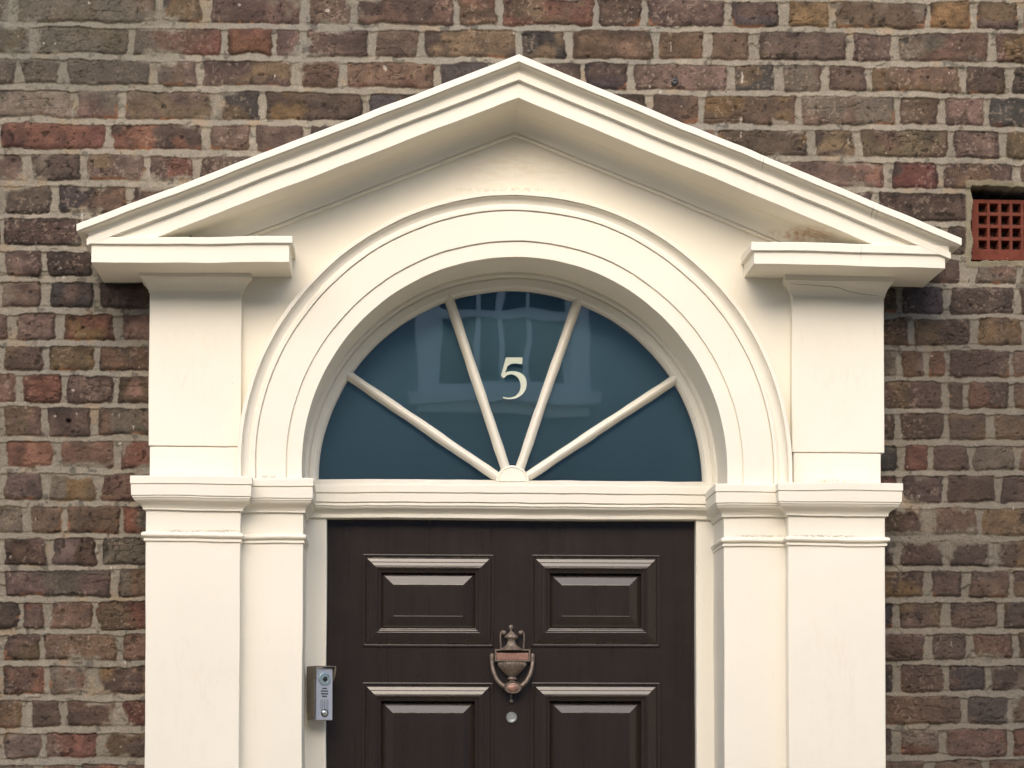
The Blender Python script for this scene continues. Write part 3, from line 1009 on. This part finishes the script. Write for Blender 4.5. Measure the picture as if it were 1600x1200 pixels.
# ------------------------------------------------------------------ fanlight
FAN = thing('fanlight_window', 'half round fanlight window with four radiating bars above the dark door', 'window')
GC = at(799, 752, D_JAMB)
RG = (X(1101.5, 752, D_JAMB) - X(496.5, 752, D_JAMB)) / 2
RO = R_IN + .012
px_ = 1 / 678.0
P = [(RO, -.165), (R_IN - .004 + .0, -.165), (RG + 15 * px_, -.168), (RG + 14 * px_, -.172), (RG + 12.5 * px_, -.172), (RG + 12 * px_, -.169), (RG + 3.0 * px_, -.171), (RG + 1.5 * px_, -.176), (RG, -.178), (RG - 2.2 * px_, -.1935)]
P = rnd(P, .001)
mb = MB(); rows = []
for r, d in P:
    row = []
    for k in range(121):
        a = math.pi * k / 120
        # the ring eases from the reveal's centre to the glass centre
        t = min(1, max(0, (r - RG) / (RO - RG)))
        cx_ = GC.x * (1 - t) + ARC_C.x * t; cz_ = GC.z * (1 - t) + ARC_C.z * t
        row.append((cx_ + r * math.cos(a), -d, cz_ + r * math.sin(a)))
    row = [(row[0][0], row[0][1], GC.z - .02)] + row + [(row[-1][0], row[-1][1], GC.z - .02)]
    rows.append(row)
mb.rows(rows); mb.build('arched_frame', M['frame'], FAN, warp=True)

mb = MB()
pts = [(GC.x + (RG + .01) * math.cos(math.pi * k / 90), -D_GLASS, GC.z + (RG + .01) * math.sin(math.pi * k / 90)) for k in range(91)]
pts = [(pts[0][0], pts[0][1], GC.z - .02)] + pts + [(pts[-1][0], pts[-1][1], GC.z - .02)]
mb.poly(pts)
mb.build('glass_pane', M['glass'], FAN, smooth=False)
mb = MB(); yb_ = -D_GLASS + .016
mb.poly([(GC.x - RG - .08, yb_, GC.z - .08), (GC.x + RG + .08, yb_, GC.z - .08), (GC.x + RG + .08, yb_, GC.z + RG + .08), (GC.x - RG - .08, yb_, GC.z + RG + .08)])
mb.build('glass_backing', M['glass_backing'], FAN, smooth=False)  # added teal sheet; its colour stands in for the blue reflected in the glass
# glazing bars
for (x0, y0, x1, y1) in ((772, 741, 543, 584), (789, 728, 701, 463), (813, 728, 906, 464), (828, 741, 1059, 589)):
    a, b = at(x0, y0, D_JAMB), at(x1, y1, D_JAMB)
    b = b + (b - a).normalized() * .012; a = a - (b - a).normalized() * .012
    t = (b - a).normalized(); s_ = Vector((t.z, 0, -t.x))
    hw0, hw1 = 7.5 * px_, 7.5 * px_
    rows = []
    for k in range(25):
        q = k / 24
        c = a.lerp(b, q); hw = hw0
        hw *= 1 + .05 * math.sin(q * 31 + x0) * math.sin(q * 13)
        row = []
        for (u, dd) in ((-1, -.194), (-1, -.186), (-.86, -.184), (-.7, -.177), (-.42, -.1715), (0, -.1695), (.42, -.1715), (.7, -.177), (.86, -.184), (1, -.186), (1, -.194)):
            row.append((c.x + s_.x * u * hw, -dd, c.z + s_.z * u * hw))
        rows.append(row)
    mb = MB(); mb.rows(rows); mb.build('glazing_bar', M['frame'], FAN, warp=True, wn=False)
# hub
hc = at(800.5, 753, D_JAMB); hr = 25.5 * px_
rows = []
for (r, d) in ((hr * 1.03, -.195), (hr * 1.02, -.172), (hr * .98, -.1685), (hr * .90, -.1675), (hr * .87, -.170), (hr * .84, -.170), (hr * .80, -.1665), (0.002, -.166)):
    rows.append([(hc.x + r * math.cos(math.pi * k / 32), -d, hc.z + r * math.sin(math.pi * k / 32)) for k in range(33)])
mb = MB(); mb.rows(rows); mb.build('hub', M['frame'], FAN, warp=True)
# numeral
five = [(540, 705), (705, 705), (697, 770), (660, 764), (620, 763), (585, 769), (555, 788), (543, 822), (531, 852), (560, 842), (590, 838), (625, 838), (655, 843), (690, 857),
        (715, 877), (734, 905), (744, 938), (745, 965), (738, 1000), (725, 1030), (703, 1060), (670, 1085), (630, 1102), (585, 1109), (545, 1106), (515, 1097), (505, 1086),
        (520, 1086), (545, 1093), (575, 1095), (605, 1089), (635, 1076), (658, 1056), (674, 1030), (684, 998), (684, 965), (677, 935), (662, 907), (640, 885), (615, 872), (585, 868),
        (560, 873), (538, 885), (516, 908), (490, 880), (505, 830), (522, 770)]
mb = MB(); dn = D_GLASS + .0012
fr_ = [at(700 + (617 + (a - 617) * .95) / 6, 440 + (907 + (b - 907) * .97) / 6, dn) for a, b in five]
bk_ = [Vector((p.x, p.y + .0009, p.z)) for p in fr_]
mb.poly(fr_); mb.rows([fr_, bk_], close_u=True)
mb.build('house_number', M['number'], FAN, smooth=False)

# dark hall behind door and window
mb = MB(); a, b, c0, c1 = XI1 - .3, XI2 + .3, -.02, GC.z + RG + .25
y0, y1 = .29, 1.6
o_ = [(a, y0, c0), (b, y0, c0), (b, y0, c1), (a, y0, c1)]; i_ = [(q[0], y1, q[2]) for q in o_]
mb.rows([o_, i_], close_u=True); mb.poly(i_)
tag(mb.build('hallway', M['dark_room'], smooth=False), kind='structure')

# ------------------------------------------------------------------ front door
DOOR = thing('front_door', 'dark brown glossy panelled front door with urn knocker under the fanlight', 'door')
DM = M['door']
panels = [(567, 866, 771, 1010), (830.5, 867, 1030.5, 1010), (567, 1066.5, 771, None), (830.5, 1066.5, 1030.5, None)]
xd0, xd1 = X(511, 1000, D_DOOR), X(1086.5, 1000, D_DOOR)
zd1 = Z(800, 806, D_DOOR)
rects = []
for (a, b, c, e) in panels:
    rects.append((X(a, 940, D_DOOR), X(c, 940, D_DOOR), (.93 if e is None else Z(a, e, D_DOOR)), Z(a, b, D_DOOR)))
ins = .004
gx = sorted({xd0, xd1, *[r[0] + ins for r in rects[:2]], *[r[1] - ins for r in rects[:2]]})
gz = sorted({.012, zd1, rects[0][2] + ins, rects[0][3] - ins, rects[2][2] + ins, rects[2][3] - ins})
mb = MB()
for i in range(len(gx) - 1):
    for j in range(len(gz) - 1):
        if i in (1, 3) and j in (1, 3): continue
        mb.poly([(gx[i], -D_DOOR, gz[j]), (gx[i + 1], -D_DOOR, gz[j]), (gx[i + 1], -D_DOOR, gz[j + 1]), (gx[i], -D_DOOR, gz[j + 1])])
fr_ = [(xd0, -D_DOOR, .012), (xd1, -D_DOOR, .012), (xd1, -D_DOOR, zd1), (xd0, -D_DOOR, zd1)]
mb.rows([fr_, [(q[0], q[1] + .045, q[2]) for q in fr_]], close_u=True)
mb.poly([(q[0], q[1] + .045, q[2]) for q in reversed(fr_)])
mb.build('door_leaf', DM, DOOR, wn=False)
PP = 1 / 676.0
MOULD = [(-.5, -1), (-.5, 3.4), (.6, 4.6), (2.6, 4.6), (3.6, 3.2), (3.6, .8), (5.4, .8), (5.8, 3.4), (7.0, 4.4), (12.0, 6.2), (12.4, 7.2), (13.4, 7.8), (18.0, 9.6), (18.5, 10.6), (21.5, 11.2), (22.8, 10.4),
         (23.0, 7.0), (24.5, 4.5), (28.5, 3.6), (28.8, -2), (29.6, -7.5)]
FIELD = [(28.2, -7.0), (29.9, -6.0), (46.5, 1.6), (47.6, 1.9), (48.0, 1.3), (52, 1.35)]


def nested(mb, rect, prof, fill):
    x0, x1, z0, z1 = rect
    rows = []
    for i_, h in prof:
        i_, h = i_ * PP, h * .001
        rows.append([(x0 + i_, -D_DOOR - h, z0 + i_), (x1 - i_, -D_DOOR - h, z0 + i_), (x1 - i_, -D_DOOR - h, z1 - i_), (x0 + i_, -D_DOOR - h, z1 - i_)])
    mb.rows(rows, close_u=True)
    if fill: mb.poly(rows[-1])


for r, slope in zip(rects, (-6.9, -8.4, -9.2, -9.4)):
    FIELD[0] = (28.2, slope - .8); FIELD[1] = (29.9, slope)
    f_ = MB(); nested(f_, r, rnd(FIELD, .8), True)
    pnl = f_.build('panel', DM, DOOR, smooth=False)
    m_ = MB(); nested(m_, r, rnd(MOULD, .9), False)
    m_.build('panel_moulding', DM, pnl, smooth=False)

# knocker: an urn with a swinging ring
KN = thing('door_knocker', '', '')
del KN['label'], KN['category']
KN.parent = DOOR
kz = lambda zx, zy, d=0.0: at(720 + zx / 6.32, 960 + zy / 6.32, D_DOOR + d)
ks = 1 / 6.32 * PP
c0 = kz(508, 0, .012)


def klathe(name, prof, mat, dy=.012, flute=0, nf=0, sy=.62, xz=508):
    o = kz(xz, 0, dy)
    z0 = o.z
    mb = MB(); mb.lathe([(r * ks, kz(508, y, dy).z - z0) for y, r in prof], o, 'z', 64 if nf else 32, sy, flute, nf)
    return mb.build(name, mat, KN, angle=60, wn=False)


klathe('urn', [(165, 6), (172, 18), (190, 34), (205, 52), (218, 64), (228, 66), (238, 56), (244, 42), (262, 37), (285, 41), (305, 52), (325, 78), (340, 104), (352, 118), (356, 60)], M['bronze'], flute=.05, nf=12, xz=500)
klathe('finial', [(102, 3), (106, 14), (116, 21), (128, 22), (140, 19), (150, 11), (158, 9), (166, 14), (170, 6)], M['bronze'], xz=496)
klathe('urn_bowl', [(468, 60), (476, 132), (492, 136), (510, 131), (540, 110), (570, 82), (600, 52), (612, 36), (620, 28), (628, 40), (640, 42), (648, 28), (660, 24), (680, 20)], M['bronze'], flute=.06, nf=22)
mb = MB()
a, b = kz(331, 345), kz(685, 472)
y0 = -D_DOOR
for (q, hh) in ((0, 0),):
    fr_ = [(a.x, b.z, 0), (b.x, b.z, 0), (b.x, a.z, 0), (a.x, a.z, 0)]
rows = []
for (i_, h) in ((0, 0), (0, .016), (.0012, .0185), (.0036, .0185), (.0048, .0165)):
    rows.append([(a.x + i_, y0 - h, b.z + i_), (b.x - i_, y0 - h, b.z + i_), (b.x - i_, y0 - h, a.z - i_), (a.x + i_, y0 - h, a.z - i_)])
mb.rows(rows, close_u=True)
mb.build('name_plate_rim', M['bronze'], KN)
mb = MB(); k = .0046
mb.box(a.x + k, b.x - k, y0 - .0175, y0 - .004, b.z + k, a.z - k - .004); mb.build('name_plate', M['copper'], KN, bevel=.0008)
for s in (-1, 1):
    mb = MB()
    cx = 508 + s * 113
    mb.tube([kz(cx, 345, .010), kz(cx, 300, .012), kz(cx + s * 4, 250, .013), kz(cx + s * 4, 205, .013), kz(cx - s * 4, 178, .013), kz(cx - s * 22, 166, .013), kz(cx - s * 34, 172, .013)],
            [11 * ks, 10 * ks, 9 * ks, 9 * ks, 10 * ks, 12 * ks, 9 * ks], 10)
    q = kz(cx - s * 32, 182, .014); mb.sphere(q, 23 * ks, 1, .8, 1, 12)
    mb.build('scroll', M['bronze'], KN, angle=70, wn=False)
    mb = MB(); px0 = 508 + s * 200
    q = kz(px0, 430, .012)
    mb.lathe([(10 * ks, -48 * ks), (22 * ks, -44 * ks), (23 * ks, 0), (24 * ks, 26 * ks), (19 * ks, 40 * ks), (8 * ks, 46 * ks)], (q.x, q.y, q.z), 'z', 18, 1)
    mb.build('pivot', M['bronze'], KN, angle=50, wn=False)
mb = MB(); pts = []; rad = []
for i in range(41):
    t = i / 40
    a_ = math.pi * (1 + t)                                # from left pivot, round the bottom, to the right
    ex, ez = math.cos(a_), math.sin(a_)
    sgn = 1 if ex > 0 else -1
    xx = 508 + 200 * sgn * abs(ex) ** .80; zz = 470 - 255 * (-abs(ez) ** 1.15)
    pts.append(kz(xx, zz, .014 + .010 * abs(ez))); rad.append((20 + 3 * math.sin(t * math.pi)) * ks)
mb.tube(pts, rad, 12)
mb.build('ring_handle', M['bronze'], KN, angle=60, wn=False)
o = kz(513, 724, .018)
mb = MB(); mb.lathe([(88 * ks, -.012), (90 * ks, .008), (87 * ks, .0125), (78 * ks, .0145), (70 * ks, .0135), (66 * ks, .0125), (40 * ks, .0140), (6 * ks, .0145)], (o.x, o.y, o.z), 'y', 36, .70)
mb.build('striker', M['bronze'], KN, angle=60, wn=False)
o = kz(513, 724, .0325)
mb = MB(); mb.sphere((o.x, o.y + .004, o.z), 62 * ks, 1, .42, .68, 18); mb.build('striker_boss', M['copper'], KN, angle=80, wn=False)
mb = MB(); q = kz(500, 856, .006); mb.sphere(q, 19 * ks, 1, .9, 1, 12); mb.tube([kz(498, 790, .005), kz(499, 850, .006)], [11 * ks, 8 * ks], 8)
mb.build('strike_stud', M['bronze'], KN, angle=70, wn=False)
o = at(799.3, 1121, D_DOOR); r_ = 8.6 * PP
mb = MB(); mb.lathe([(r_ * 1.0, -.002), (r_ * 1.0, .003), (r_ * .93, .0042), (r_ * .70, .0042), (r_ * .64, .0026), (r_ * .52, .0026), (r_ * .44, .0036), (r_ * .1, .0038)], (o.x, o.y, o.z), 'y', 32)
mb.build('door_viewer', M['chrome'], DOOR, angle=35, wn=False)

# ------------------------------------------------------------------ video intercom, turned towards the visitor
IC = thing('door_intercom', 'small silver video door intercom with bronze rain hood on the left door frame', 'intercom')
o = at(507, 1084, D_JAMB + .047)
IC.location = o; IC.rotation_euler = (0, 0, math.radians(27))
W, H, DP = .0205, .0600, .044                                 # half width, half height, depth


def local(mb, name, mat, bevel=0, parent=IC, **k):
    return mb.build(name, mat, parent, bevel=bevel, **k)


mb = MB(); mb.box(-W, W, 0, DP - .003, -H, H - .002); local(mb, 'case', M['silver'], .0014)
mb = MB()                                                        # hood: top, long left cheek, short right cheek
hw, t = W + .0045, .0018
prof = [(.012, H + .002), (-.0085, H + .002), (-.0085, H - .010), (-.006, H - .020), (.0015, H - .030), (.0025, -H + .016), (.006, -H + .006), (.012, -H + .001), (DP - .006, -H + .001), (DP - .001, H + .002)]
for xx in (-hw,):
    mb.rows([[(xx, y, z) for y, z in prof], [(xx + t, y, z) for y, z in prof]], close_u=True)
    mb.poly([(xx, y, z) for y, z in prof]); mb.poly([(xx + t, y, z) for y, z in reversed(prof)])
prof2 = [(DP - .004, H + .002), (-.0085, H + .002), (-.0085, H - .010), (-.004, H - .020), (.010, H - .034), (.012, -H + .002), (DP - .004, -H + .002)]
mb.rows([[(hw, y, z) for y, z in prof2], [(hw - t, y, z) for y, z in prof2]], close_u=True)
mb.poly([(hw, y, z) for y, z in prof2]); mb.poly([(hw - t, y, z) for y, z in reversed(prof2)])
mb.box(-hw, hw, -.0085, DP - .002, H + .0012, H + .003)
local(mb, 'rain_hood', M['hood'], .0006)
mb = MB()
mb.lathe([(.0150, -.001), (.0150, .0022), (.0138, .0030), (.0112, .0030), (.0098, .0016), (.0076, .0016), (.0070, .0030), (.0058, .0034)], (0.0, 0, H - .026), 'y', 36, 1)
local(mb, 'camera_ring', M['teal'], angle=35, wn=False)
mb = MB(); mb.lathe([(.0060, .001), (.0060, .0036), (.0045, .0046), (.0022, .0052), (.0004, .0054)], (0, 0, H - .026), 'y', 28); local(mb, 'camera_lens', M['black'], angle=60, wn=False)
mb = MB()
for j, n_ in enumerate((4, 6, 6, 4)):
    for i in range(n_):
        xx = (i - (n_ - 1) / 2) * .0030; zz = .012 - j * .0060
        mb.box(xx - .0011, xx + .0011, -.0006, .001, zz - .0016, zz + .0016)
local(mb, 'speaker_slots', M['black'], smooth=False)
mb = MB()
for i in range(5): mb.box(-.0085 + i * .00425 - .0004, -.0085 + i * .00425 + .0004, -.0004, .001, -.038, -.013)
local(mb, 'engraved_lines', M['black'], smooth=False)
mb = MB(); mb.lathe([(.0088, -.001), (.0088, .0016), (.0076, .0022), (.0068, .0010)], (.0005, 0, -H + .016), 'y', 28); local(mb, 'button_ring', M['black'], angle=35, wn=False)
mb = MB(); mb.lathe([(.0066, -.001), (.0066, .0026), (.0052, .0036), (.0004, .0040)], (.0005, 0, -H + .016), 'y', 28); local(mb, 'call_button', M['chrome'], angle=50, wn=False)

# ------------------------------------------------------------------ house across the street, seen mirrored in the fanlight
OH = thing('opposite_house', 'pale rendered house across the street, mirrored in the fanlight glass', 'house')
YF = -8.3
MIR = -(2 * -D_GLASS - YF)                                       # where the glass shows the far facade
def mx(px, py): return at(px, py, MIR)
q0, q1 = mx(678, 602), mx(892, 602)                              # lower sash opening
wx, hwid = (q0.x + q1.x) / 2, (q1.x - q0.x) / 2
wz0, wzr = q0.z, mx(780, 484).z                                  # bottom of the glass, meeting rail
wz1 = wzr + .62
mb = MB()
xsA = [-14, wx - hwid - .09, wx + hwid + .09, 14]; zsA = [0, wz0 - .10, wz1 + .09, 5.35]
for i in range(3):
    for j in range(3):
        if i == 1 and j == 1: continue
        mb.poly([(xsA[i], YF, zsA[j]), (xsA[i + 1], YF, zsA[j]), (xsA[i + 1], YF, zsA[j + 1]), (xsA[i], YF, zsA[j + 1])])
mb.rows([[(-14, YF, 5.35), (14, YF, 5.35)], [(-14, YF - 7, 5.35), (14, YF - 7, 5.35)]])
mb.box(-14.02, 14.02, YF - .10, YF + .06, 5.35, 5.45)
mb.build('wall', M['render'], OH, smooth=False)
mb = MB(); fw = .10
mb.box(wx - hwid - fw, wx - hwid, YF - .05, YF + .05, wz0 - .05, wz1)
mb.box(wx + hwid, wx + hwid + fw, YF - .05, YF + .05, wz0 - .05, wz1)
mb.box(wx - hwid - fw, wx + hwid + fw, YF - .05, YF + .05, wz1, wz1 + fw)
win = mb.build('window', M['white'], OH, smooth=False)
mb = MB(); mb.box(wx - hwid - .14, wx + hwid + .14, YF - .06, YF + .14, wz0 - .105, wz0 - .05); mb.box(wx - hwid - .10, wx + hwid + .10, YF - .02, YF + .07, wz0 - .16, wz0 - .105)
mb.build('sill', M['white'], win, smooth=False)
mb = MB()
mb.box(wx - hwid, wx + hwid, YF - .03, YF + .02, wz0 - .05, wz0 + .012)
mb.box(wx - hwid, wx + hwid, YF - .03, YF + .03, wzr - .05, wzr)
for px in (748, 784, 824):
    xx = mx(px, 550).x; mb.box(xx - .014, xx + .014, YF - .03, YF + .01, wz0 + .012, wzr - .05); mb.box(xx - .014, xx + .014, YF - .03, YF + .012, wzr, wz1)
for xx in (wx - hwid, wx + hwid - .035): mb.box(xx, xx + .035, YF - .03, YF + .018, wz0 - .05, wz1)
mb.build('sash', M['white'], win, smooth=False)
mb = MB(); mb.poly([(wx - hwid, YF - .035, wz0), (wx + hwid, YF - .035, wz0), (wx + hwid, YF - .035, wz1), (wx - hwid, YF - .035, wz1)])
mb.build('pane', M['dark_room'], win, smooth=False)

for o in SC.objects:
    if o.parent is None and o.get('category'): o['kind'] = 'thing'
